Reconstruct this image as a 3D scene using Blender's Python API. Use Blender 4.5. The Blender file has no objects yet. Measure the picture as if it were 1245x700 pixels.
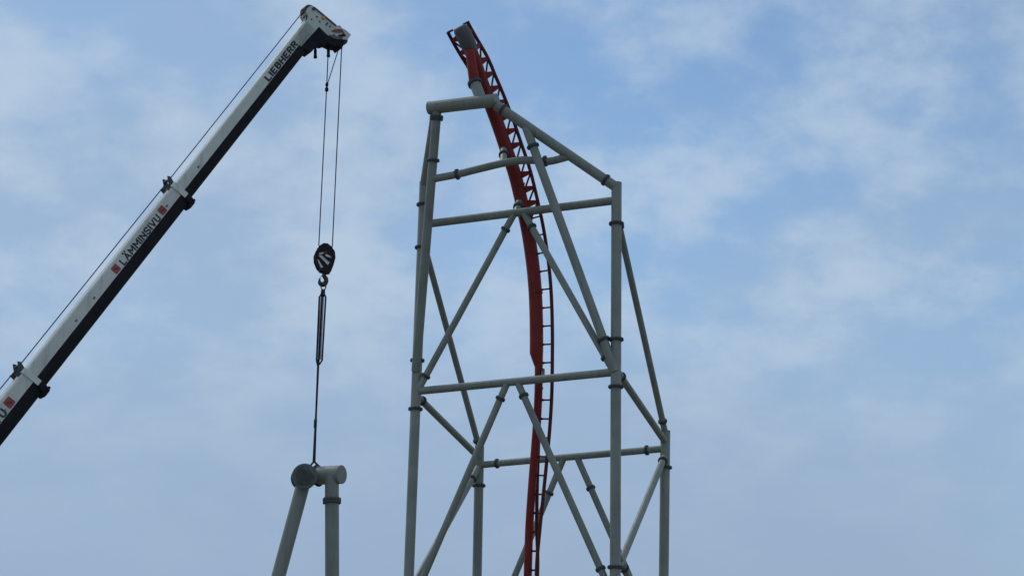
import bpy, bmesh, math, random
from mathutils import Vector as V, Matrix
random.seed(7)
R = math.radians
scene = bpy.context.scene
C = scene.collection

# ------------------------------------------------------------------ camera
PITCH, ROLL, F = R(15.0), 0.012, 2300.0          # F in pixels of the 1245 px wide photograph
CAM = V((0, 0, 1.7))
FWD = V((0, math.cos(PITCH), math.sin(PITCH)))
UP0 = V((0, -math.sin(PITCH), math.cos(PITCH)))
RGT = V((1, 0, 0))
cx = RGT*math.cos(ROLL) + UP0*math.sin(ROLL)
cy = UP0*math.cos(ROLL) - RGT*math.sin(ROLL)
cd = bpy.data.cameras.new('camera'); cam = bpy.data.objects.new('camera', cd); C.objects.link(cam)
m = Matrix((cx, cy, -FWD)).transposed().to_4x4(); m.translation = CAM
cam.matrix_world = m
cd.sensor_width = 36.0; cd.lens = 36.0*F/1245.0
cd.clip_start = 0.5; cd.clip_end = 20000
scene.camera = cam

# ------------------------------------------------------------------ sky and sun
SUN_EL, SUN_AZ = R(50), R(-50)                     # azimuth measured from +Y towards +X
world = bpy.data.worlds.new('World'); scene.world = world; world.use_nodes = True
nt = world.node_tree; nt.nodes.clear()
def nd(t, **k):
    n = nt.nodes.new(t)
    for a, b in k.items(): setattr(n, a, b)
    return n
out = nd('ShaderNodeOutputWorld'); bg = nd('ShaderNodeBackground'); bg.inputs[1].default_value = 0.12
nt.links.new(bg.outputs[0], out.inputs[0])
sky = nd('ShaderNodeTexSky', sky_type='NISHITA'); sky.sun_disc = False
sky.sun_elevation = SUN_EL; sky.sun_rotation = SUN_AZ
sky.air_density = 1.0; sky.dust_density = 0.4; sky.ozone_density = 2.0
tc = nd('ShaderNodeTexCoord'); sep = nd('ShaderNodeSeparateXYZ')
nt.links.new(tc.outputs['Generated'], sep.inputs[0])
def mth(op, a, b=None, clamp=False):
    n = nd('ShaderNodeMath', operation=op); n.use_clamp = clamp
    for i, v in enumerate((a, b)):
        if v is None: continue
        if isinstance(v, (int, float)): n.inputs[i].default_value = v
        else: nt.links.new(v, n.inputs[i])
    return n.outputs[0]
zz = mth('ADD', mth('MAXIMUM', sep.outputs[2], 0.0), 0.42)
px = mth('DIVIDE', sep.outputs[0], zz); py = mth('DIVIDE', sep.outputs[1], zz)
comb = nd('ShaderNodeCombineXYZ')
nt.links.new(px, comb.inputs[0]); nt.links.new(py, comb.inputs[1])
def noise(scale, detail, rough, off, dist=0.0):
    mp = nd('ShaderNodeMapping'); mp.inputs['Location'].default_value = off
    nt.links.new(comb.outputs[0], mp.inputs[0])
    n = nd('ShaderNodeTexNoise'); n.inputs['Scale'].default_value = scale
    n.inputs['Detail'].default_value = detail; n.inputs['Roughness'].default_value = rough
    n.inputs['Distortion'].default_value = dist
    nt.links.new(mp.outputs[0], n.inputs['Vector'])
    return n.outputs[0]
def ramp(v, a, b):
    n = nd('ShaderNodeMapRange', interpolation_type='SMOOTHSTEP')
    n.inputs['From Min'].default_value = a; n.inputs['From Max'].default_value = b
    nt.links.new(v, n.inputs[0]); return n.outputs[0]
veil = ramp(noise(1.7, 3, 0.45, (36.75, 1.84, 5.17)), 0.30, 0.62)       # broad thin grey-blue veil with clear gaps
tuft = ramp(noise(10.0, 6, 0.56, (32.98, 29.26, 2.52), 0.0), 0.38, 0.70)  # soft altocumulus patches
fine = noise(34.0, 4, 0.6, (7.0, 2.0, 0.0))
path = ramp(sep.outputs[2], 0.27, 0.08)                           # low cloud bank thickening towards the horizon
thin = mth('ADD', mth('MULTIPLY', veil, 0.80), mth('MULTIPLY', mth('SUBTRACT', fine, 0.5), 0.22))
thin = mth('ADD', thin, 0.05, True)
cover = mth('MULTIPLY', tuft, mth('ADD', 0.64, mth('MULTIPLY', path, -0.42)))
cover = mth('ADD', cover, mth('MULTIPLY', mth('SUBTRACT', fine, 0.5), 0.08), True)
tint = nd('ShaderNodeMix', data_type='RGBA', blend_type='MULTIPLY'); tint.inputs[0].default_value = 1.0
nt.links.new(sky.outputs[0], tint.inputs[6]); tint.inputs[7].default_value = (0.86, 0.99, 1.03, 1)
mix = nd('ShaderNodeMix', data_type='RGBA')
nt.links.new(thin, mix.inputs[0]); nt.links.new(tint.outputs[2], mix.inputs[6])
mix.inputs[7].default_value = (2.80, 3.82, 5.25, 1)
mix2 = nd('ShaderNodeMix', data_type='RGBA')
nt.links.new(cover, mix2.inputs[0]); nt.links.new(mix.outputs[2], mix2.inputs[6])
mix2.inputs[7].default_value = (4.45, 5.35, 6.35, 1)
mix3 = nd('ShaderNodeMix', data_type='RGBA')
nt.links.new(mth('MULTIPLY', path, 0.80), mix3.inputs[0]); nt.links.new(mix2.outputs[2], mix3.inputs[6])
mix3.inputs[7].default_value = (2.50, 3.38, 4.75, 1)
nt.links.new(mix3.outputs[2], bg.inputs[0])

sd = bpy.data.lights.new('sun', 'SUN'); sd.energy = 1.0; sd.angle = R(14); sd.color = (1.0, 0.95, 0.88)
sun = bpy.data.objects.new('sun', sd); C.objects.link(sun)
sdir = V((math.sin(SUN_AZ)*math.cos(SUN_EL), math.cos(SUN_AZ)*math.cos(SUN_EL), math.sin(SUN_EL)))
sun.rotation_euler = (-sdir).to_track_quat('-Z', 'Y').to_euler(); sun.location = sdir*300
vs = scene.view_settings
vs.view_transform = 'Standard'; vs.look = 'None'; vs.gamma = 1.0; vs.use_curve_mapping = False; vs.exposure = 0.0

# ------------------------------------------------------------------ measuring: where a sight line meets an upright plane
def ray(x, y):
    a, b = x-622.5, 350.0-y
    X = (a*math.cos(ROLL) - b*math.sin(ROLL))/F; Y = (a*math.sin(ROLL) + b*math.cos(ROLL))/F
    d = RGT*X + FWD + UP0*Y
    return d/d.y
def at(x, y, Y): return CAM + ray(x, y)*Y
KT = -0.45                                         # plan slope of the tower's front (right column nearer)
CT = 1/math.sqrt(1+KT*KT)
def pl(x, y, off=0.0):                             # off = metres behind the tower's front frame
    d = ray(x, y); return CAM + d*((95.3 + off/CT)/(1 - KT*d.x))
NB = V((-KT, 1, 0)).normalized()                   # the tower's rearward direction

# ------------------------------------------------------------------ materials
def material(name, col, rough=0.5, metal=0.0, var=0.15, scale=1.5, streak=0.0, bump=0.0, dirt=None):
    mt = bpy.data.materials.new(name); mt.use_nodes = True
    t = mt.node_tree; b = t.nodes['Principled BSDF']
    b.inputs['Roughness'].default_value = rough; b.inputs['Metallic'].default_value = metal
    geo = t.nodes.new('ShaderNodeNewGeometry')
    def nz(sc, det, stretch=None):
        n = t.nodes.new('ShaderNodeTexNoise'); n.inputs['Scale'].default_value = sc; n.inputs['Detail'].default_value = det
        if stretch:
            mp = t.nodes.new('ShaderNodeMapping'); mp.inputs['Scale'].default_value = stretch
            t.links.new(geo.outputs['Position'], mp.inputs[0]); t.links.new(mp.outputs[0], n.inputs['Vector'])
        else: t.links.new(geo.outputs['Position'], n.inputs['Vector'])
        return n.outputs[0]
    def mixc(f, a, c):
        n = t.nodes.new('ShaderNodeMix'); n.data_type = 'RGBA'
        t.links.new(f, n.inputs[0])
        for i, v in ((6, a), (7, c)):
            if isinstance(v, tuple): n.inputs[i].default_value = v + (1,)
            else: t.links.new(v, n.inputs[i])
        return n.outputs[2]
    def rng(f, a, c, lo=0.0, hi=1.0):
        n = t.nodes.new('ShaderNodeMapRange'); t.links.new(f, n.inputs[0])
        for i, v in enumerate((a, c, lo, hi)): n.inputs[1+i].default_value = v
        return n.outputs[0]
    d0 = tuple(c*(1-var) for c in col); d1 = tuple(min(1, c*(1+var)) for c in col)
    c = mixc(rng(nz(scale, 5), 0.3, 0.7), d0, d1)
    if streak:
        c = mixc(rng(nz(2.2, 5, (2.5, 2.5, 0.22)), 0.52, 0.78, 0, streak), c, dirt or tuple(x*0.45 for x in col))
    oi = t.nodes.new('ShaderNodeObjectInfo')          # every member comes from its own paint batch
    hv = t.nodes.new('ShaderNodeHueSaturation'); hv.inputs['Saturation'].default_value = 1.0
    t.links.new(rng(oi.outputs['Random'], 0, 1, 0.90, 1.10), hv.inputs['Value']); t.links.new(c, hv.inputs['Color'])
    t.links.new(hv.outputs[0], b.inputs['Base Color'])
    t.links.new(rng(nz(scale*3, 3), 0.3, 0.7, max(0.05, rough-0.1), min(1, rough+0.12)), b.inputs['Roughness'])
    if bump:
        bp = t.nodes.new('ShaderNodeBump'); bp.inputs['Strength'].default_value = bump; bp.inputs['Distance'].default_value = 0.02
        t.links.new(nz(scale*8, 4), bp.inputs['Height']); t.links.new(bp.outputs[0], b.inputs['Normal'])
    return mt
M = {
 'steel':  material('grey_green_steel_paint', (0.222, 0.232, 0.188), 0.5, 0, 0.14, 0.7, 0.6, 0.05, (0.125, 0.13, 0.11)),
 'flange': material('shaded_flange_steel', (0.05, 0.056, 0.056), 0.6, 0, 0.2, 3),  # dark steel, with the shade on the flange faces mixed into its colour
 'dark_steel': material('dark_plate_steel', (0.095, 0.108, 0.108), 0.65, 0, 0.12, 1.5),
 'red':    material('red_track_paint', (0.235, 0.022, 0.017), 0.5, 0, 0.18, 0.9, 0.65, 0.04, (0.12, 0.02, 0.016)),
 'railred':material('shaded_red_rail_steel', (0.10, 0.015, 0.013), 0.55, 0, 0.2, 1.5),  # track red taken darker: the shade on the rails is in the colour
 'primer': material('grey_primer_steel', (0.10, 0.095, 0.095), 0.6, 0, 0.15, 2.5),
 'white':  material('white_crane_paint', (0.60, 0.59, 0.51), 0.5, 0, 0.10, 0.8, 0.7, 0.04, (0.34, 0.33, 0.27)),
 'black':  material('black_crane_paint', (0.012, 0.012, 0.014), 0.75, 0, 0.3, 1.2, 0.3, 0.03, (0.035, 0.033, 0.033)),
 'letter': material('black_lettering', (0.02, 0.02, 0.024), 0.6, 0, 0.1),
 'emblem': material('red_emblem_print', (0.36, 0.06, 0.05), 0.6, 0, 0.1),
 'emark':  material('emblem_mark_print', (0.12, 0.02, 0.02), 0.5, 0, 0.1),
 'orange': material('amber_plastic', (0.62, 0.27, 0.03), 0.4, 0, 0.1),
 'stripe': material('red_warning_stripe', (0.20, 0.045, 0.03), 0.5, 0, 0.25, 6),
 'wstripe':material('pale_warning_stripe', (0.62, 0.54, 0.52), 0.5, 0, 0.2, 9),
 'block':  material('dark_block_paint', (0.020, 0.013, 0.013), 0.6, 0, 0.3, 4),
 'rope':   material('wire_rope', (0.05, 0.055, 0.065), 0.5, 0.3, 0.2, 9),
 'pale_rope': material('pale_sling_strand', (0.30, 0.31, 0.33), 0.6, 0, 0.2, 9),
 'sling':  material('dark_sling', (0.02, 0.022, 0.03), 0.8, 0, 0.2, 9),
 'hook':   material('worn_hook_steel', (0.045, 0.04, 0.03), 0.45, 0.3, 0.3, 6),
 'rubber': material('tyre_rubber', (0.02, 0.02, 0.02), 0.85, 0, 0.2, 3),
 'glass':  material('cab_glass', (0.03, 0.04, 0.045), 0.08, 0, 0.1),
 'concrete': material('footing_concrete', (0.32, 0.31, 0.29), 0.85, 0, 0.15, 2, 0.3, 0.3),
 'ground': material('building_site_ground', (0.17, 0.155, 0.125), 0.95, 0, 0.35, 0.08, 0, 0.4),
}

for k_ in ('red', 'railred', 'black', 'block'):      # matt, weathered coats
    M[k_].node_tree.nodes['Principled BSDF'].inputs['Specular IOR Level'].default_value = 0.22

# ------------------------------------------------------------------ building helpers
class MB:
    """collects shapes in world space, build() links them as ONE mesh relative to the thing's base"""
    def __init__(s): s.v = []; s.f = []; s.sm = []; s.mi = []
    def add(s, vs, fs, smooth=False, mi=0):
        o = len(s.v); s.v += [V(p) for p in vs]
        for f in fs: s.f.append([i+o for i in f]); s.sm.append(smooth); s.mi.append(mi)
        return s
    def loft(s, rings, closed_ends=True, smooth=True, mi=0):
        n = len(rings[0]); vs = [p for r in rings for p in r]; fs = []
        for i in range(len(rings)-1):
            for j in range(n):
                k = (j+1) % n
                fs.append((i*n+j, i*n+k, (i+1)*n+k, (i+1)*n+j))
        s.add(vs, fs, smooth, mi)
        if closed_ends:
            s.add(rings[0], [list(range(n))[::-1]], False, mi); s.add(rings[-1], [list(range(n))], False, mi)
        return s
    def tube(s, pts, r, seg=24, mi=0, ends=True):
        pts = [V(p) for p in pts]; n = len(pts)
        rs = r if isinstance(r, (list, tuple)) else [r]*n
        t0 = (pts[1]-pts[0]).normalized()
        a = t0.orthogonal().normalized(); rings = []
        for i in range(n):
            t = (pts[min(i+1, n-1)] - pts[max(i-1, 0)]).normalized()
            a = (a - t*a.dot(t)).normalized(); b = t.cross(a)
            rings.append([pts[i] + (a*math.cos(q) + b*math.sin(q))*rs[i] for q in (2*math.pi*k/seg for k in range(seg))])
        return s.loft(rings, ends, True, mi)
    def lathe(s, c, ax, prof, seg=24, mi=0, smooth=True):      # prof: (distance along the axis, radius)
        ax = V(ax).normalized(); a = ax.orthogonal().normalized(); b = ax.cross(a)
        rings = [[c + ax*d + (a*math.cos(q) + b*math.sin(q))*r for q in (2*math.pi*k/seg for k in range(seg))] for d, r in prof]
        for i in range(len(rings)-1): s.loft(rings[i:i+2], False, smooth, mi)
        s.add(rings[0], [list(range(seg))[::-1]], False, mi); s.add(rings[-1], [list(range(seg))], False, mi)
        return s
    def box(s, c, ax, ay, az, hx, hy, hz, bev=0.0, mi=0):
        ax, ay, az = (V(q).normalized() for q in (ax, ay, az)); c = V(c)
        if bev <= 0:
            vs = [c + ax*hx*i + ay*hy*j + az*hz*k for i in (-1, 1) for j in (-1, 1) for k in (-1, 1)]
            return s.add(vs, [(0,1,3,2), (4,6,7,5), (0,4,5,1), (2,3,7,6), (0,2,6,4), (1,5,7,3)], False, mi)
        def ring(z, g): return [c + ax*x*(hx-g if abs(y) == 2 else hx-g-0) + ay*yy + az*z for x, y, yy in ()]
        pr = [(hx-bev, -hy), (hx, -hy+bev), (hx, hy-bev), (hx-bev, hy), (-hx+bev, hy), (-hx, hy-bev), (-hx, -hy+bev), (-hx+bev, -hy)]
        def rg(z, k): return [c + ax*x*k[0] + ay*y*k[1] + az*z for x, y in pr]
        k = ((hx-bev)/hx, (hy-bev)/hy)
        return s.loft([rg(-hz, k), rg(-hz+bev, (1, 1)), rg(hz-bev, (1, 1)), rg(hz, k)], True, False, mi)
    def prism(s, poly, nrm, h, mi=0):                          # a polygon thickened by h to each side
        nrm = V(nrm).normalized()
        return s.loft([[V(p)-nrm*h for p in poly], [V(p)+nrm*h for p in poly]], True, False, mi)
    def build(s, name, mats, parent=None, base=None):
        root = parent
        while root is not None and root.parent is not None: root = root.parent
        o0 = V(base) if base is not None else (root.location.copy() if root is not None else V((0, 0, 0)))
        me = bpy.data.meshes.new(name)
        me.from_pydata([tuple(p-o0) for p in s.v], [], s.f)
        me.polygons.foreach_set('use_smooth', s.sm); me.polygons.foreach_set('material_index', s.mi)
        bm = bmesh.new(); bm.from_mesh(me); bmesh.ops.recalc_face_normals(bm, faces=bm.faces); bm.to_mesh(me); bm.free()
        for k in (mats if isinstance(mats, (list, tuple)) else [mats]): me.materials.append(M[k])
        o = bpy.data.objects.new(name, me); C.objects.link(o)
        if parent is not None: o.parent = parent
        elif base is not None: o.location = o0
        return o
def thing(name, label, cat, loc, group=None):
    o = bpy.data.objects.new(name, None); C.objects.link(o); o.location = loc; o.empty_display_size = 0.5
    return tag(o, label, cat, group)
def tag(o, label, cat, group=None):
    o['label'] = label; o['category'] = cat
    if group: o['group'] = group
    return o
def lerp(a, b, t): return a + (b-a)*t
def flange(mb, p, ax, r, k=1.46, th=0.06, seg=24):
    """a bolted pair of ring flanges round a tube"""
    R1 = r*k
    mb.lathe(p, ax, [(-th, R1*0.97), (-th+0.012, R1), (-0.012, R1), (-0.011, R1*0.95), (0.011, R1*0.95), (0.012, R1), (th-0.012, R1), (th, R1*0.97)], seg, smooth=False)
    ax = V(ax).normalized(); a = ax.orthogonal().normalized(); b = ax.cross(a)
    for i in range(12):
        q = 2*math.pi*(i+.5)/12; c = p + (a*math.cos(q)+b*math.sin(q))*(r+R1)*0.5
        mb.lathe(c, ax, [(-th-0.035, 0.022), (th+0.035, 0.022)], 6, smooth=False)
    return mb

# ------------------------------------------------------------------ ground (below the picture)
g = MB(); S = 6000
g.add([(-S, -S, 0), (S, -S, 0), (S, S, 0), (-S, S, 0)], [(0, 1, 2, 3)])
go = g.build('ground', 'ground'); go['kind'] = 'structure'

# ------------------------------------------------------------------ the support tower
def ground_hit(a, b):                              # carry the line a>b on to the ground
    t = a.z/(a.z-b.z); return a + (b-a)*t
cFL, cFR = (pl(516, 222), pl(497, 700)), (pl(749.6, 223), pl(748, 700))
cRL, cRR = (pl(583, 543, 8.0), pl(580, 700, 8.0)), (pl(809, 524, 8.0), pl(807, 700, 8.0))
cen = (ground_hit(*cFL)+ground_hit(*cFR)+ground_hit(*cRL)+ground_hit(*cRR))/4
tower = thing('support_tower', 'tall grey-green tubular steel tower of columns and braces holding the red track', 'support tower', (cen.x, cen.y, 0))
def on(line, y):                                   # the point of a world line seen at photo row y
    lo, hi = 0.0, 1.0
    def row(p):
        d = p-CAM; k = d.dot(FWD); return 350 - d.dot(cy)/k*F
    a, b = line
    lo, hi = -0.5, 2.5
    for _ in range(50):
        mid = (lo+hi)/2
        if row(lerp(a, b, mid)) < y: lo = mid
        else: hi = mid
    return lerp(a, b, lo)
def member(name, a, b, r, flr=(), extra=None, parent=tower, mat='steel', seg=28):
    """one tube; flanges at photo rows flr"""
    mb = MB(); pts = [a, b] if extra is None else extra
    n = 12
    if extra is None: pts = [lerp(a, b, i/n) for i in range(n+1)]
    o = mb.tube(pts, r, seg).build(name, mat, parent)
    for y in flr:
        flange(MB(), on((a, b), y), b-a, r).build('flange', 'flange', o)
    return o
foot = MB
def column(line, r, flr, cap=True):
    a, b = line; gpt = ground_hit(a, b)
    o = member('column', a, gpt, r, flr)
    if cap:
        ax = (a-gpt).normalized()
        MB().lathe(a, ax, [(0.0, r*1.02), (0.03, r*1.02), (0.05, r*0.8)], 28).build('end_cap', 'steel', o)
    fb = MB().box((gpt.x, gpt.y, 0.25), (1, 0, 0), (0, 1, 0), (0, 0, 1), 0.9, 0.9, 0.28, 0.06)
    fb.build('footing', 'concrete', tower)
    MB().lathe(gpt+V((0, 0, 0.53)), (0, 0, 1), [(0, 0.55), (0.06, 0.55)], 20).build('base_plate', 'flange', o)
    return o
column(cFL, 0.265, (249, 301, 438, 497))
column(cFR, 0.268, (272, 412.5, 470, 689))
column(cRL, 0.262, (590,))
column(cRR, 0.262, (568,))
# horizontal beams
BEAM = (on(cFL, 273), on(cFR, 243.5)); MID = (on(cFL, 475.5), on(cFR, 452))
REAR = (on(cRL, 565), on(cRR, 545))
member('beam', *BEAM, 0.215)
member('beam', *MID, 0.205)
ro = member('beam', *REAR, 0.19)
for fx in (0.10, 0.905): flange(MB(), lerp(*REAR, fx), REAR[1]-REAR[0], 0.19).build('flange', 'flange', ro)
# cap, its sloping tube and the two raking struts that carry it out in front
CO = -2.6
capL, capR = pl(522.5, 131.5, CO), pl(603, 122, CO)
cap = MB().tube([lerp(capL, capR, i/10) for i in range(11)], 0.345, 36).build('cap_beam', 'steel', tower)
cax = (capR-capL).normalized()
MB().lathe(capR, cax, [(0, 0.352), (0.05, 0.352), (0.06, 0.33)], 36).build('end_cap', 'steel', cap)
MB().lathe(capL, -cax, [(0, 0.352), (0.05, 0.352), (0.06, 0.33)], 36).build('end_cap', 'steel', cap)
sl = (pl(603, 128, CO), on(cFR, 228))
slope = member('sloping_beam', *sl, 0.262)
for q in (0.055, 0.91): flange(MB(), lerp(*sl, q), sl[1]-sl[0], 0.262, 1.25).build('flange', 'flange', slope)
slL = (lerp(capL, capR, 0.10), on(cFL, 226))
member('sloping_beam', *slL, 0.25)
stR = (lerp(*sl, 0.245), on(cFR, 452) - NB*0.12)
member('strut', *stR, 0.228, (178, 412.5))
stL = (lerp(capL, capR, 0.115), on(cFL, 452) - NB*0.12)
so = member('strut', *stL, 0.245, (195,))
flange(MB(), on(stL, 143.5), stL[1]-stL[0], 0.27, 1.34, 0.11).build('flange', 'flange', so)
# curved beam under the spine
cb = [on(stL, 218)] + [pl(x, y, o) for x, y, o in ((556, 212, -1.85), (575, 207.3, -1.75), (590, 203.6, -1.65), (605, 200, -1.55), (618, 197.3, -1.5), (632, 195.4, -1.4), (648, 195, -1.3), (668, 196.2, -1.15))] + [lerp(*sl, 0.62)]
def smooth_path(P, n=8):
    res = []
    for i in range(len(P)-1):
        p0, p1, p2, p3 = P[max(i-1, 0)], P[i], P[i+1], P[min(i+2, len(P)-1)]
        for k in range(n):
            t = k/n
            res.append(0.5*((2*p1) + (p2-p0)*t + (2*p0-5*p1+4*p2-p3)*t*t + (3*p1-p0-3*p2+p3)*t**3))
    res.append(P[-1]); return res
cbo = MB().tube(smooth_path(cb, 5), 0.20, 28).build('curved_beam', 'steel', tower)
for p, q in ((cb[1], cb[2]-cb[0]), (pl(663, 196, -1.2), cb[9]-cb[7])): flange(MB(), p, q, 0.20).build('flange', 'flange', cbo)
# rakers from the rear columns up to the front ones
member('raker', on(cFL, 292)+NB*0.1, cRL[0]+V((0, 0, -.1)), 0.17, (304, 535.5))
member('raker', on(cFR, 262)+NB*0.1, cRR[0]+V((0, 0, -.15)), 0.17, (276, 512))
# side frames
member('brace', on(cFL, 480), on(cRL, 556), 0.185, (487,))
member('brace', on(cFR, 449), on(cRR, 537), 0.185, (458,))
member('brace', on(cRL, 566), on(cFL, 723), 0.18, (582,))
member('brace', on(cRR, 553), on(cFR, 700), 0.18, (560,))
member('brace', on(cFR, 668), on(cRR, 790), 0.18, (690,))
# front frame diagonals
member('brace', lerp(*BEAM, 0.485), on(cFL, 480)-NB*0.05, 0.178, (279, 457))
member('brace', lerp(*BEAM, 0.53), on(cFR, 456)-NB*0.05, 0.178, (276, 434.5))
member('brace', lerp(*MID, 0.468), on(cFL, 748)-NB*0.05, 0.18, (484.5,))
member('brace', lerp(*MID, 0.518), on(cFR, 730)-NB*0.05, 0.18, (481, 691))
# rear frame diagonals
member('brace', lerp(*REAR, 0.466), on(cRL, 815), 0.178, (599,))
member('brace', lerp(*REAR, 0.535), on(cRR, 792), 0.178, (593,))
# lowest ties, below the picture
for a, b in ((cFL, cFR), (cRL, cRR), (cFL, cRL), (cFR, cRR)):
    pa, pb = ground_hit(*a), ground_hit(*b)
    ta, tb = lerp(pa, a[0], 4.0/(a[0].z)), lerp(pb, b[0], 4.0/(b[0].z))
    member('beam', ta, tb, 0.18)

# ------------------------------------------------------------------ the track
AW, RT, UPV = NB, V((1, 0, 0)), V((0, 0, 1))
#        photo x, y, metres behind the front frame, turn of the rail side from "behind" to "right"
TP = [(561, 37, -3.1, -24), (569.3, 54, -2.65, -21), (577.3, 74, -2.2, -10), (585.5, 98, -1.6, 2), (595.5, 124, -1.0, 16), (606, 152, -0.5, 24), (615.5, 180, -0.05, 32),
      (626, 211, 0.4, 40), (634, 243, 0.75, 44), (642, 280, 0.95, 46), (647.8, 318, 1.1, 48), (651.3, 356, 1.2, 48), (652.7, 400, 1.3, 48),
      (652.6, 440, 1.35, 48), (652, 480, 1.4, 51), (649.8, 520, 1.5, 55), (647, 556, 1.6, 62), (643.6, 600, 1.75, 72), (641, 640, 1.9, 82), (639.6, 680, 2.05, 93), (638.5, 720, 2.2, 93), (637.5, 760, 2.4, 90)]
P = [pl(x, y, o) for x, y, o, q in TP]; Q = [V((q, 0, 0)) for *_, q in TP]
REF = [V((0, 0, 0))]*len(P)
# below the picture the track swings out level, away behind the tower
z0 = P[-1].z; rad = z0-2.0; e = P[-1]
for k in range(1, 7):
    a = math.pi/2*k/6
    P.append(V((e.x, e.y + rad*(1-math.cos(a)), e.z - rad*math.sin(a)))); Q.append(V((90-90*k/6, k/6, 0)))
for k in range(1, 4): P.append(V((e.x, e.y + rad + 8*k, e.z-rad))); Q.append(V((0, 1, 0)))
dense, dq = smooth_path(P, 24), smooth_path(Q, 24)
cum = [0.0]
for i in range(1, len(dense)): cum.append(cum[-1] + (dense[i]-dense[i-1]).length)
def station(s):
    import bisect
    i = min(max(bisect.bisect_right(cum, s)-1, 0), len(cum)-2)
    t = (s-cum[i])/max(1e-6, cum[i+1]-cum[i])
    p = lerp(dense[i], dense[i+1], t); q = lerp(dq[i], dq[i+1], t)
    j0, j1 = max(i-6, 0), min(i+7, len(dense)-1)
    tan = (dense[j1]-dense[j0]).normalized()
    a = R(q.x)
    w = min(max(q.y, 0), 1)
    ref = (AW*math.cos(a) + RT*math.sin(a))*(1-w) + UPV*w + UPV*0.05
    n = (ref - tan*ref.dot(tan)).normalized(); b = tan.cross(n)
    if w < 0.5 and b.dot(RT*math.cos(a) - AW*math.sin(a)) < 0: b = -b
    if w >= 0.5 and b.x < 0: b = -b
    return p, tan, n, b
L = cum[-1]
HR, HG = 0.58, 0.60                                # spine to rail plane, half gauge
rows = {}
def s_at_row(y):
    best = None
    for i, p in enumerate(dense):
        d = p-CAM; r_ = 350 - d.dot(cy)/d.dot(FWD)*F
        if r_ >= y: return cum[i]
    return L
bp = station(L*0.8)[0]
track = thing('coaster_track', 'unfinished red steel roller coaster track ending in mid air above the tower', 'coaster track', (dense[-80].x, dense[-80].y, 0))
S_STEP = s_at_row(427); S_TIE = s_at_row(256)
n = 200
pts, rad_ = [], []
wide, thin = 0.355, 0.212
ss = sorted([L*i/n for i in range(n+1)] + [S_STEP-0.01, S_STEP+0.75])
for s in ss:
    p, t, nn, b = station(s)
    k = min(max((s-S_STEP)/0.75, 0), 1)
    r_ = lerp(wide, thin, k)
    side = RT - t*RT.dot(t)
    pts.append(p + side*(k*(wide-thin)*0.9 - 0.02)); rad_.append(r_)
spine = MB().tube(pts, rad_, 32).build('spine', 'red', track)
# wedge-shaped splice bracket where the deep spine section stops
# bare grey end sleeve of the spine
p0, t0, n0, b0 = station(0.0)
sleeve = MB()
sleeve.tube([station(q)[0] for q in (-0.22, -0.20, -0.14, -0.03, 0.15, 0.5, 0.85, 1.2)], [0.27, 0.33, 0.385, 0.415, 0.43, 0.435, 0.43, 0.36], 28)
sleeve.build('end_sleeve', 'primer', spine)
for y in (225, 355, 470):                          # weld bands on the spine
    s = s_at_row(y); p, t, nn, b = station(s)
    rr = wide if s < S_STEP else thin
    side = RT - t*RT.dot(t)
    c = p + side*((wide-thin)*0.9 if s > S_STEP else 0)
    MB().lathe(c, t, [(-.05, rr*1.0), (-.04, rr*1.06), (.04, rr*1.06), (.05, rr*1.0)], 32).build('joint_band', 'red', spine)
for sg in (-1, 1):
    rp = []
    for i in range(n+1):
        p, t, nn, b = station(L*i/n); rp.append(p + nn*HR + b*HG*sg)
    # each rail runs a little past the spine's end
    rp.insert(0, rp[0] - t0*0.22)
    rail = MB().tube(rp, 0.095, 14).build('rail', 'railred', track)
    e0 = rp[0]
    MB().box(e0 - b0*sg*0.13 + t0*0.03 - n0*0.02, b0, n0, t0, 0.17, 0.13, 0.05, 0.015).build('end_plate', 'railred', rail)
def tapered(a, b, w0, w1, wd, th):                 # flat plate strut from a (w0 wide) to b (w1 wide), its width along wd
    ax = (b-a).normalized(); wd = (wd - ax*wd.dot(ax)).normalized(); nn = ax.cross(wd)
    poly = [a+wd*w0, b+wd*w1, b-wd*w1, a-wd*w0]
    return MB().prism(poly, nn, th)
s = 0.30; k = 0
while s < L-0.3:
    p, t, nn, b = station(s)
    rr = wide if s < S_STEP else thin
    if s < S_TIE:
        for sg in (-1, 1):
            a0 = p + nn*rr*0.35 + b*sg*rr*0.7; a1 = p + nn*HR + b*HG*sg
            tapered(a0, a1, 0.20, 0.07, t, 0.05).build('cross_tie', 'railred' if False else 'red', track)
            p2, t2, n2, b2 = station(min(s+0.80, S_TIE+0.5))
            MB().tube([a1, p2 + n2*rr*0.5 + b2*sg*rr*0.7], 0.05, 8).build('lattice_bar', 'railred', track)
        s += 0.80
    else:
        mb = MB()
        side = (RT - t*RT.dot(t))*((wide-thin)*0.9 if s > S_STEP else 0)
        mids = p + nn*HR
        for sg in (-1, 1):
            e1 = p + nn*HR + b*HG*sg
            a0 = p + side + nn*rr*0.6 + b*sg*rr*0.5
            mb.tube([a0, lerp(a0, e1, 0.3), lerp(a0, e1, 0.85), e1], [0.08, 0.045, 0.045, 0.085], 8)
        mb.build('cross_tie', 'railred', track)
        s += 0.97
    k += 1
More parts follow.
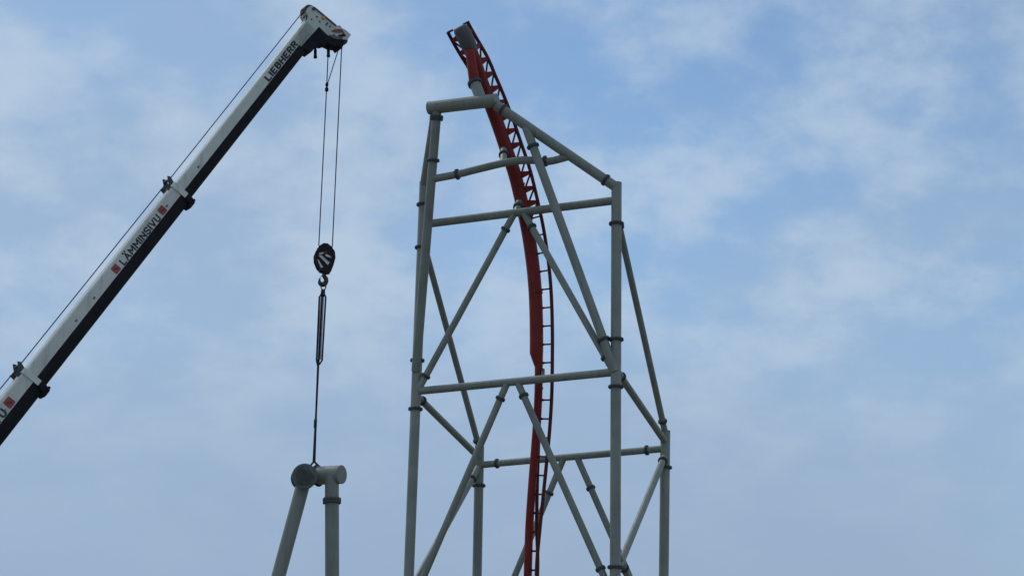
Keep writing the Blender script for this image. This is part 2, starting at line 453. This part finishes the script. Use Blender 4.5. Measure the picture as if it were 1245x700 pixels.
# stubs that tie the tower's beams to the spine
def stub(a, b, r, fpos, k=1.3):
    o = MB().tube([a, lerp(a, b, .5), b], r, 28).build('track_stub', 'steel', tower)
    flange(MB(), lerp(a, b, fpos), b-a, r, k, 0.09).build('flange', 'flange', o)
c0, c1 = lerp(capL, capR, 0.79), pl(577.3, 101, -2.35)
stub(c0, c1, 0.30, 0.97, 1.32)
MB().tube([c1, pl(574.5, 85, -2.6), pl(571.5, 62, -2.75)], [0.30, 0.27, 0.25], 28).build('support_socket', 'red', track)
stub(pl(612, 199, -1.52), station(s_at_row(180))[0]-RT*0.12, 0.185, 0.55, 1.45)
stub(lerp(*BEAM, 0.497)+V((0, 0, 0.02)), station(s_at_row(247))[0]-RT*0.1+V((0, 0, .25)), 0.2, 0.42, 1.4)
mp = lerp(*MID, 0.612); sp = station(s_at_row(452))[0]
MB().box(lerp(mp, sp, 0.5)+V((0.34, 0, 0.13)), (sp-mp), (sp-mp).cross(UPV), UPV, (sp-mp).length/2, 0.08, 0.12, 0.02).build('bracket', 'flange', tower)
# posts under the level run behind the tower (below the picture)
for q in (26, 52):
    p = dense[-q]
    MB().tube([(p.x, p.y, 0.0), (p.x, p.y, p.z-0.05)], 0.16, 16).build('post', 'steel', track)

# ------------------------------------------------------------------ the mobile crane
HY = 70.0                                          # metres to the boom head
def bdepth(x): return HY - (373.0-x)*0.0155
def bp_(x, y): return at(x, y, bdepth(x))
A_top, A_bot = bp_(379.0, 34.0), bp_(8.0, 503.0)    # centre line of the boom
ba = (A_top-A_bot).normalized()
bs = ba.cross(UPV).normalized()                    # side normal
if bs.y > 0: bs = -bs
bt = bs.cross(ba).normalized()
if bt.z < 0: bt = -bt
tip_len = (A_top-A_bot).length
piv = A_bot - ba*((A_bot.z-3.0)/ba.z)
crane_h = V((ba.x, ba.y, 0)).normalized()
cbase = piv + crane_h*1.6
crane = thing('mobile_crane', 'white and black telescopic mobile crane boom reaching up towards the tower', 'crane', (cbase.x, cbase.y, 0))
def profile(c, H, W):
    """boom cross-section: flat sides above, rounded below; returns ring, index where the dark paint starts"""
    pr = [(-W*.5, H*.44), (-W*.42, H*.5), (W*.42, H*.5), (W*.5, H*.44), (W*.5, H*0.02), (W*.5, -H*.16)]
    for q in range(1, 8):
        a = math.pi*q/8; pr.append((W*.5*math.cos(a), -H*.16 - H*.34*math.sin(a)))
    pr += [(-W*.5, -H*.16), (-W*.5, H*0.02)]
    return [c + bs*x + bt*y for x, y in pr]
def boom_section(s0, s1, H, W, dark0=0.0):
    mb = MB(); r0, r1 = profile(A_bot+ba*s0, H, W), profile(A_bot+ba*s1, H, W)
    nn = len(r0)
    vs = r0+r1
    for j in range(nn):
        k = (j+1) % nn
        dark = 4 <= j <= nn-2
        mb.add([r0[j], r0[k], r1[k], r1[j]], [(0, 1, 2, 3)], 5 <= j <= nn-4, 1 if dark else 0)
    mb.add(r0, [list(range(nn))[::-1]], False, 1); mb.add(r1, [list(range(nn))], False, 1)
    return mb.build('boom_section', ['white', 'black'], crane)
def along(x, y): return (bp_(x, y)-A_bot).dot(ba)
S1, S2 = along(38, 462), along(217, 238)
H1, H2, H3 = 1.02, 0.925, 0.81
s_piv = (piv-A_bot).dot(ba)
sec1 = boom_section(s_piv-0.6, S1, H1, 0.80)
sec2 = boom_section(S1-1.0, S2, H2, 0.71)
sec3 = boom_section(S2-1.0, tip_len-0.15, H3, 0.62)
def collar(sec, s, H, W):
    mb = MB(); c = A_bot+ba*s
    rings = []
    for ds, g_ in ((-0.17, 0.0), (-0.17, 0.05), (0.05, 0.05), (0.05, -0.09)):
        rings.append(profile(c+ba*ds, H+2*g_, W+2*g_))
    nn = len(rings[0])
    for i in range(3):
        for j in range(nn):
            k = (j+1) % nn
            mb.add([rings[i][j], rings[i][k], rings[i+1][k], rings[i+1][j]], [(0, 1, 2, 3)], False, 1 if 5 <= j <= nn-3 else 0)
    o = mb.build('collar', ['white', 'black'], sec)
    # rope roller bracket on top
    tb = MB()
    for sg in (-1, 1):
        q = c + bs*sg*W*0.33
        tb.prism([q+bt*(H*.5)+ba*-.32, q+bt*(H*.5+.20)+ba*-.30, q+bt*(H*.5+.13)+ba*-.12, q+bt*(H*.5+.30)+ba*.04, q+bt*(H*.5+.36)+ba*.10, q+bt*(H*.5+.26)+ba*.16, q+bt*(H*.5-.02)+ba*.05], bs, 0.025)
    tb.lathe(c-bs*W*.36+bt*(H*.5+.22)+ba*.05, bs, [(0, .05), (W*.72, .05)], 12)
    tb.build('rope_guide', 'flange', sec)
    # lower pad housing
    lb = MB()
    lb.box(c-bt*(H*.5+.02)+ba*-.10, ba, bs, bt, 0.17, W*.34, 0.12, 0.03)
    lb.box(c-bt*(H*.5+.06)+ba*.09, ba, bs, bt, 0.07, W*.26, 0.05, 0.01)
    for sg in (-1, 1): lb.box(c-bt*(H*.36)+bs*sg*W*.46+ba*-.08, ba, bs, bt, 0.13, .06, 0.10, 0.02)
    lb.build('pad_housing', 'black', sec)
collar(sec1, S1, H1, 0.80); collar(sec2, S2, H2, 0.71)

GLYPH = {  # strokes in a box 1 high
 'L': (.52, [[(0, 1), (0, 0), (.52, 0)]]), 'I': (.0, [[(0, 0), (0, 1)]]),
 'E': (.50, [[(.5, 1), (0, 1), (0, 0), (.5, 0)], [(0, .52), (.42, .52)]]),
 'B': (.54, [[(0, 0), (0, 1), (.36, 1), (.5, .9), (.5, .65), (.36, .53), (0, .53)], [(.36, .53), (.54, .4), (.54, .13), (.38, 0), (0, 0)]]),
 'H': (.56, [[(0, 0), (0, 1)], [(.56, 0), (.56, 1)], [(0, .52), (.56, .52)]]),
 'R': (.54, [[(0, 0), (0, 1), (.38, 1), (.52, .88), (.52, .62), (.38, .5), (0, .5)], [(.28, .5), (.54, 0)]]),
 'Ä': (.66, [[(0, 0), (.33, 1), (.66, 0)], [(.12, .32), (.54, .32)], [(.14, 1.22), (.14, 1.36)], [(.52, 1.22), (.52, 1.36)]]),
 'M': (.76, [[(0, 0), (0, 1), (.38, .35), (.76, 1), (.76, 0)]]),
 'N': (.60, [[(0, 0), (0, 1), (.60, 0), (.60, 1)]]),
 'S': (.54, [[(.54, .84), (.42, 1), (.12, 1), (0, .86), (0, .66), (.12, .55), (.42, .46), (.54, .34), (.54, .14), (.42, 0), (.12, 0), (0, .16)]]),
 'V': (.64, [[(0, 1), (.32, 0), (.64, 1)]]), 'U': (.56, [[(0, 1), (0, .16), (.13, 0), (.43, 0), (.56, .16), (.56, 1)]]),
}
def lettering(txt, s0, s1, hgt, tb, W, sec, th=0.17, gap=0.34):
    """flat printed words on the boom's side, from s0 to s1 along it, base line tb above the axis"""
    tot = sum(GLYPH[c][0] for c in txt) + gap*(len(txt)-1) + th
    fx = (s1-s0)/tot; mb = MB(); x = th/2; lay = 0
    def put(px_, py_): return A_bot + ba*(s0 + px_*fx) + bt*(tb + (th/2 + py_*(1-th))*hgt) + bs*(W*.5 + .004 + lay*.00012)
    for c in txt:
        w, strokes = GLYPH[c]
        for st in strokes:
            for i in range(len(st)-1):
                (ax_, ay_), (bx_, by_) = st[i], st[i+1]
                dx, dy = (bx_-ax_)*fx, (by_-ay_)*hgt; l_ = math.hypot(dx, dy); dx, dy = dx/l_, dy/l_
                hw = th*.5*hgt
                nx, ny = -dy*hw/fx, dx*hw/hgt; ex, ey = dx*hw*.8/fx, dy*hw*.8/hgt
                q = [(ax_-ex+nx, ay_-ey+ny), (ax_-ex-nx, ay_-ey-ny), (bx_+ex-nx, by_+ey-ny), (bx_+ex+nx, by_+ey+ny)]
                mb.add([put(x+u, v) for u, v in q], [(0, 1, 2, 3)]); lay += 1
        x += w + gap
    return mb.build('lettering', 'letter', sec)
def emblem(s, h, tb, W, sec):
    c = A_bot + ba*s + bt*(tb+h/2) + bs*(W*.5+.004)
    r = h/2; pr = []
    for sx, sy, a0 in ((1, 1, 0), (-1, 1, 90), (-1, -1, 180), (1, -1, 270)):
        for q in (0, 45, 90): pr.append(c + ba*(sx*r*.72 + r*.28*math.cos(R(a0+q))) + bt*(sy*r*.72 + r*.28*math.sin(R(a0+q))))
    o = MB().add(pr, [list(range(len(pr)))]).build('emblem', 'emblem', sec)
    # a dark bent stroke inside the red field
    c2 = c + bs*.003; st = [(-.55, -.1), (-.3, .35), (.15, .1), (.0, -.3), (.3, -.45), (.62, -.05)]
    w = .13*r; vs = []; fs = []
    for i in range(len(st)-1):
        a, b = V(st[i]+(0,)), V(st[i+1]+(0,)); d = (b-a).normalized(); n_ = V((-d.y, d.x, 0))*.13
        o_ = len(vs)
        for q in (a+n_, a-n_, b-n_, b+n_): vs.append(c2 + ba*q.x*r + bt*q.y*r + bs*.0006*i)
        fs.append((o_, o_+1, o_+2, o_+3))
    MB().add(vs, fs).build('emblem_mark', 'emark', o)
B3 = 0.02
lettering('LIEBHERR', along(326, 108), along(363, 62), 0.30, 0.022, 0.62, sec3, 0.30, 0.36)
lettering('LÄMMINSIVU', along(144.5, 327), along(190, 270.5), 0.29, 0.025, 0.71, sec2, 0.21)
emblem(along(139, 334.5), 0.30, 0.05, 0.71, sec2); emblem(along(195.5, 264.5), 0.30, 0.05, 0.71, sec2)
e1 = along(12.5, 496)
lettering('LÄMMINSIVU', e1-0.33-2.6, e1-0.33, 0.33, 0.03, 0.80, sec1, 0.21)
emblem(e1, 0.33, 0.06, 0.80, sec1); emblem(e1-0.65-2.6, 0.33, 0.06, 0.80, sec1)
# boom head: plan it in the boom's own upright plane from the photo's outline
def hp(x, y, ds=0.0):                              # a photo point carried onto the boom's upright centre plane, moved ds sideways
    d = ray(x, y); o = A_top
    k = (o-CAM).dot(bs)/d.dot(bs); return CAM + d*k + bs*ds
HW = 0.31
head = MB().prism([hp(*q) for q in ((352, 53), (368.5, 31), (371, 23), (368.5, 18.5), (370, 13.5), (373.5, 10.5), (378.5, 11.8), (404.5, 33.5), (417, 40.5), (422.5, 45.5), (418.5, 51.5), (405, 51), (394.5, 46.4), (383.5, 36), (362, 60))], bs, HW).build('boom_head', 'white', crane)
MB().prism([hp(*q) for q in ((363, 60.2), (383.5, 36.3), (394.5, 45.5), (404, 49.3), (415.5, 52), (414.5, 56.5), (411, 62.5), (408.6, 59), (401.5, 58), (395.8, 55.2), (391.5, 56.6), (387, 55.4), (383.2, 57), (374, 67))], bs, HW-0.012).build('lower_bracket', 'black', head)
# details on the near side of the head
MB().prism([hp(*q, HW+.010) for q in ((398, 41.4), (402, 39.2), (411, 38.8), (413.5, 41.8), (410, 43.4), (402.5, 43.0))], bs, 0.008).build('warning_stripe', 'stripe', head)
MB().prism([hp(*q, HW+.010) for q in ((406.5, 45.8), (415.5, 45.2), (416, 47.6), (408, 48.0))], bs, 0.008).build('slot', 'black', head)
MB().lathe(hp(389, 25.2, HW+.004), bs, [(0, .09), (.02, .09), (.035, .07)], 14).build('warning_lamp', 'orange', head)
MB().box(hp(393, 32.5, HW+.015), ba, bt, bs, .06, .03, .02).build('name_plate', 'flange', head)
MB().lathe(hp(377, 14.5, -HW-.06), bs, [(0, .07), (2*HW+.12, .07)], 14).build('sheave_pin', 'flange', head)
MB().tube([hp(373.3, 11), hp(373.2, 7.5)], .035, 8).build('vane_post', 'flange', head)
def sheave(c, r, parent):
    MB().lathe(c-bs*.07, bs, [(0, r), (.03, r), (.055, r*.86), (.085, r*.86), (.11, r), (.14, r)], 28, smooth=False).build('sheave', 'flange', parent)
for ds in (-.12, .12):
    sheave(hp(374.5, 15.5, ds), .26, head); sheave(hp(414.2, 50, ds), .22, head)
MB().tube([hp(366.5, 24, .2), hp(369, 21, .2), hp(370.6, 25, .2), hp(368.5, 31, .2)], .035, 8).build('rope_keeper', 'flange', head)
for x, y, r_ in ((381, 24, .035), (384.5, 29.5, .03), (397, 35.5, .035), (374.5, 27, .03), (413, 44.5, .05), (402, 46, .035)):
    MB().lathe(hp(x, y, HW), bs, [(0, r_), (.03, r_), (.04, r_*.7)], 10, smooth=False).build('bolt', 'flange', head)
MB().prism([hp(*q, HW+.02) for q in ((378.5, 12.6), (404.3, 34.0), (403.6, 35.2), (377.8, 13.8))], bs, 0.02).build('edge_strip', 'flange', head)
MB().prism([hp(*q, HW+.010) for q in ((396, 45.3), (403, 47.2), (412.5, 48.2), (412, 51.3), (402, 50.6), (395.5, 47))], bs, 0.008).build('scuff_plate', 'dark_steel', head)
MB().box(hp(409.5, 36.2, .1), ba, bt, bs, .10, .07, .12, .02).build('junction_box', 'dark_steel', head)
MB().box(hp(414.5, 39.8, -.05), ba, bt, bs, .12, .05, .10, .02).build('anemometer_base', 'dark_steel', head)
MB().tube([hp(383.5, 37, HW+.03), hp(388, 43, HW+.05), hp(391, 51, HW+.03), hp(396, 55, HW)], .018, 8).build('hose', 'rubber', head)
for s_, H_, W_, sc in ((S1-1.6, H1, .80, sec1), (S1+2.6, H2, .71, sec2), (S1+3.7, H2, .71, sec2), (S2+1.2, H3, .62, sec3), (S2-0.9, H2, .71, sec2)):
    MB().box(A_bot+ba*s_+bt*(H_*.18)+bs*(W_*.5+.008), ba, bt, bs, .045, .03, .01).build('lock_cover', 'dark_steel', sc)
# hanging stop pins under the head
for x, y0, y1 in ((383.3, 55, 71), (399.2, 55, 69.5)):
    mb = MB(); a, b = hp(x, y0), hp(x+.1, y1)
    mb.tube([a, lerp(a, b, .35), lerp(a, b, .4), lerp(a, b, .8), lerp(a, b, .85), b], [.05, .05, .065, .06, .075, .07], 12)
    mb.build('stop_pin', 'black', head)
# hoist rope along the top of the boom
RR_ = 0.022
rtop = hp(369.4, 13.2)
g2 = bp_(206.5, 217.5); g1 = bp_(26.5, 440.5)
winch = piv + bt*0.9 - ba*1.2
MB().tube([winch, g1, g2, rtop, hp(373.6, 9.3), hp(378.3, 12.0), hp(412, 42.8), hp(416.4, 46.5), hp(417.6, 51)], RR_, 8).build('hoist_rope', 'rope', crane)

# ------------------------------------------------------------------ hook block on its falls
def hk(x, y): return at(x, y, HYK)
HYK = hp(404, 55).y
bc = at(394.3, 313.5, HYK)
hb = thing('hook_block', 'dark crane hook block with pale diagonal stripes hanging from the boom head', 'hook block', at(393.4, 345, HYK))
fr = MB().tube([hp(399.3, 57), at(397.2, 105, HYK), at(387.7, 297, HYK), at(388.6, 306, HYK)], RR_, 8).build('hoist_rope', 'rope', crane)
MB().tube([hp(417.0, 50), at(415.2, 62, HYK), at(404.2, 297, HYK), at(402.8, 306, HYK)], RR_, 8).build('hoist_rope', 'rope', crane)
MB().tube([hp(411, 62), at(398.6, 101, HYK)], 0.02, 8).build('limit_chain', 'rope', crane)
VW = V((0, -1, 0)); XX, ZZ = RT, UPV
VW = (VW + XX*0.25).normalized(); HX = UPV.cross(VW).normalized()
if HX.x < 0: HX = -HX
def bl(x, y, d=0.0):                               # block-local sketch in photo pixels about its centre
    k = HYK/F*1.02
    return bc + HX*((x-394.3)*k*1.03) + UPV*((313.5-y)*k*1.02) + VW*d
cheek = [(388, 299.5), (392, 296.5), (397, 296.6), (401.5, 300), (406, 306), (407, 314), (404.8, 324), (402, 332), (397, 333), (390, 331), (386, 327), (382.5, 319), (382, 311), (384.5, 304)]
for d in (-.17, .17):
    pr = [bl(x, y, d) for x, y in cheek]
    co = MB().prism(pr, VW, 0.03).build('cheek_plate', 'block', hb)
    if d > 0:
        for q in (((386.5, 313), (389.5, 312), (400, 320.5), (398, 324)), ((385, 317.5), (386.6, 318.5), (392.5, 327), (389.6, 328)), ((392, 309), (400.5, 312.2), (402, 314.6), (395.5, 313.3)), ((387, 309.5), (393, 307.8), (392.5, 310), (387, 312))):
            MB().prism([bl(x, y, d+.034) for x, y in q], VW, 0.003).build('warning_stripe', 'wstripe', co)
MB().lathe(bl(394.3, 309, -.10), VW, [(0, .30), (.05, .30), (.085, .25), (.115, .25), (.15, .30), (.20, .30)], 28, smooth=False).build('sheave', 'flange', hb)
MB().lathe(bl(394.3, 309, -.24), VW, [(0, .07), (.46, .07), (.48, .05)], 14).build('axle', 'flange', hb)
MB().box(bl(395, 328), HX, VW, UPV, .20, .13, .14, .03).build('trunnion', 'block', hb)
hkp = [(394.6, 330), (394.6, 334.5), (395.4, 337), (397.2, 339.6), (397.4, 343), (395.6, 346.4), (392.6, 347.3), (390, 345.2), (389.6, 341.5), (390.4, 338.6)]
hpts = smooth_path([bl(x, y) for x, y in hkp], 4)
nh = len(hpts)
hr = [0.065 + 0.03*math.sin(math.pi*min(1, i/nh*1.15)) - (0.055*max(0, (i/nh-.75)/.25)) for i in range(nh)]
MB().tube(hpts, hr, 12).build('hook', 'hook', hb)
MB().tube([bl(391, 337.5), bl(394, 335.2)], .02, 8).build('safety_latch', 'flange', hb)
# limit weight on the left fall
lw = MB(); c = at(397.6, 101.0, HYK); d = at(397.1, 111.5, HYK)
ax = (d-c)
lw.tube([c, lerp(c, d, .06), lerp(c, d, .3), lerp(c, d, .42), lerp(c, d, .52), lerp(c, d, .66), lerp(c, d, .94), d], [.03, .062, .062, .04, .04, .072, .072, .04], 14)
lo = lw.build('limit_weight', 'black', None, d); tag(lo, 'small black two-lobed weight on the hoist rope just below the boom head', 'weight')

# ------------------------------------------------------------------ the capped support frame on the sling
SY = HYK
hubc = at(370.5, 578.5, SY-0.80)
sfr = thing('portal_support', 'freestanding grey-green steel frame of two legs under a thick capped tube', 'support frame', (at(385, 700, SY).x, SY, 0))
k = SY/F
tR = at(414.5, 576.5, SY-0.45); tL = at(372, 578.5, SY+0.30)
cross = MB().tube([lerp(tL, tR, i/6) for i in range(7)], 0.345, 36).build('cross_tube', 'steel', sfr)
MB().lathe(tR, tR-tL, [(0, .352), (.035, .352), (.045, .34)], 36).build('end_cap', 'steel', cross)
# short hub tube whose blind flange faces the viewer
hax = (CAM + V((-3, 0, 6)) - hubc); hax = V((0.19, -1, -0.06)).normalized()
hub = MB().tube([hubc - hax*0.95, hubc - hax*.45, hubc], 0.375, 40).build('hub_tube', 'steel', sfr)
MB().lathe(hubc, hax, [(-.10, .46), (-.09, .475), (-.012, .475), (0, .46)], 40, smooth=False).build('blind_flange', 'dark_steel', hub)
MB().lathe(hubc-hax*.80, hax, [(-.07, .455), (.07, .455)], 40, smooth=False).build('flange', 'flange', hub)
l1a, l1b = at(370, 583, SY-.15), at(338.5, 700, SY-.15)
l2a, l2b = at(403.5, 577, SY-.38), at(403.8, 700, SY-.38)
for (a, b, r_, fl) in ((l1a, l1b, .262, None), (l2a, l2b, .262, 608.5)):
    e_ = ground_hit(a, b)
    o = MB().tube([lerp(a, e_, i/10) for i in range(11)], r_, 32).build('leg', 'steel', sfr)
    if fl: flange(MB(), on((a, b), fl), b-a, r_, 1.32, .09, 32).build('flange', 'flange', o)
    MB().box((e_.x, e_.y, .2), (1, 0, 0), (0, 1, 0), (0, 0, 1), .7, .7, .22, .05).build('footing', 'concrete', sfr)
# slings
sg = thing('lifting_sling', 'long dark sling with pale strands hanging from the crane hook', 'sling', at(386.5, 443, SY))
sh = [at(393.2 + 3.0*math.cos(q), 347.6 + 5.0*math.sin(q), SY) for q in (math.pi*2*i/16 for i in range(16))]
MB().tube(sh + [sh[0]], .028, 8, ends=False).build('shackle', 'pale_rope', sg)
MB().tube([at(393, 352, SY), at(392.2, 360, SY)], [.075, .10], 10).build('sling_eye', 'sling', sg)
MB().tube([at(392.5, 356, SY), at(391.5, 366, SY), at(387.2, 436, SY), at(386.5, 444, SY)], [.06, .06, .055, .05], 10).build('sling_body', 'sling', sg)
MB().tube([at(391, 357, SY-.1), at(388.3, 361, SY-.1), at(384.9, 438, SY-.1), at(386, 443, SY-.1)], .035, 8).build('strand', 'sling', sg)
MB().tube([at(394, 357, SY-.1), at(396, 361, SY-.1), at(391.6, 438, SY-.1), at(388, 443, SY-.1)], .035, 8).build('strand', 'sling', sg)
MB().tube([at(393.4, 361, SY-.12), at(389.6, 437, SY-.12)], .024, 8).build('strand', 'pale_rope', sg)
MB().tube([at(390.2, 361, SY-.12), at(386.2, 437, SY-.12)], .018, 8).build('strand', 'pale_rope', sg)
# choker rope round the cross tube
ch = thing('choker_rope', 'dark wire choker rope looped round the capped cross tube', 'sling', at(381, 565, SY))
top = at(381.8, 560.5, SY-.05)
MB().tube([at(387, 440, SY), at(384.4, 500, SY), top], [.045, .038, .06], 10).build('rope', 'sling', ch)
MB().tube([at(383.6, 510, SY), at(383.2, 520, SY)], .06, 10).build('ferrule', 'sling', ch)
lc = lerp(tL, tR, .33); la = (tR-tL).normalized(); lu = (UPV - la*UPV.dot(la)).normalized(); lv = la.cross(lu)
loop = [top]
for i in range(0, 25):
    q = math.pi*2*(i/24) + 0.0
    loop.append(lc + (lu*math.cos(q) + lv*math.sin(q))*0.385 + la*(0.05*(1-math.cos(q))*.5))
loop.append(top)
MB().tube(loop, .038, 8).build('loop', 'sling', ch)
MB().tube([top, at(377.5, 565.5, SY+.1), at(374.5, 569, SY+.25)], .036, 8).build('loop', 'sling', ch)

# ------------------------------------------------------------------ the crane's carrier (below the picture)
h, sd_ = crane_h, V((-crane_h.y, crane_h.x, 0))
def cp(a, b, z): return V((cbase.x, cbase.y, 0)) + h*a + sd_*b + V((0, 0, z))
MB().box(cp(0, 0, 1.15), h, sd_, UPV, 6.4, 1.15, .42, .06).build('chassis', 'black', crane)
for i, a in enumerate((-5.0, -3.4, -1.2, 2.6, 4.2)):
    for b in (-1.15, 1.15):
        w = MB().lathe(cp(a, b-.22, .68), sd_, [(0, .58), (.06, .68), (.38, .68), (.44, .58)], 28).build('wheel', 'rubber', crane)
        MB().lathe(cp(a, b-.24, .68), sd_, [(0, .30), (.05, .34), (.43, .34), (.48, .30)], 20).build('rim', 'white', w)
cabn = MB().prism([cp(5.2, 0, .8), cp(7.4, 0, .8), cp(7.3, 0, 1.9), cp(6.9, 0, 2.8), cp(5.2, 0, 2.8)], sd_, 1.2).build('driver_cab', 'white', crane)
MB().prism([cp(7.33, 0, 1.95), cp(6.96, 0, 2.7), cp(6.99, 0, 2.7), cp(7.36, 0, 1.95)], sd_, 1.05).build('windscreen', 'glass', cabn)
MB().lathe(cp(-1.6, 0, 1.5), UPV, [(0, 1.0), (.35, 1.0)], 32).build('slew_ring', 'flange', crane)
MB().prism([cp(-4.6, 0, 1.9), cp(.6, 0, 1.9), cp(.6, 0, 2.5), cp(-1.0, 0, 3.4), cp(-2.6, 0, 3.5), cp(-4.6, 0, 2.9)], sd_, .75).build('upper_frame', 'white', crane)
MB().box(cp(-4.6, 0, 2.3), h, sd_, UPV, .7, 1.3, .75, .06).build('counterweight', 'black', crane)
oc = MB().box(cp(.3, 1.2, 2.6), h, sd_, UPV, .9, .42, .85, .08).build('operator_cab', 'white', crane)
MB().box(cp(1.19, 1.2, 2.8), h, sd_, UPV, .03, .36, .5).build('windscreen', 'glass', oc)
MB().tube([cp(.5, 0, 2.2), piv + ba*4.2 - bt*.5], .22, 16).build('luffing_cylinder', 'white', crane)
MB().lathe(winch - bs*.4, bs, [(0, .35), (.8, .35)], 20).build('winch', 'flange', crane)
for a in (-6.0, 5.0):
    for b in (-1, 1):
        o = MB().box(cp(a, b*2.3, .95), sd_, h, UPV, 1.6, .16, .16, .02).build('outrigger', 'black', crane)
        MB().tube([cp(a, b*3.7, .95), cp(a, b*3.7, .06)], .09, 12).build('jack', 'flange', o)
        MB().lathe(cp(a, b*3.7, 0.0), UPV, [(0, .35), (.08, .35), (.12, .15)], 20).build('jack_pad', 'flange', o)

# ------------------------------------------------------------------ render settings
scene.render.engine = 'CYCLES'
scene.cycles.max_bounces = 6
scene.render.film_transparent = False
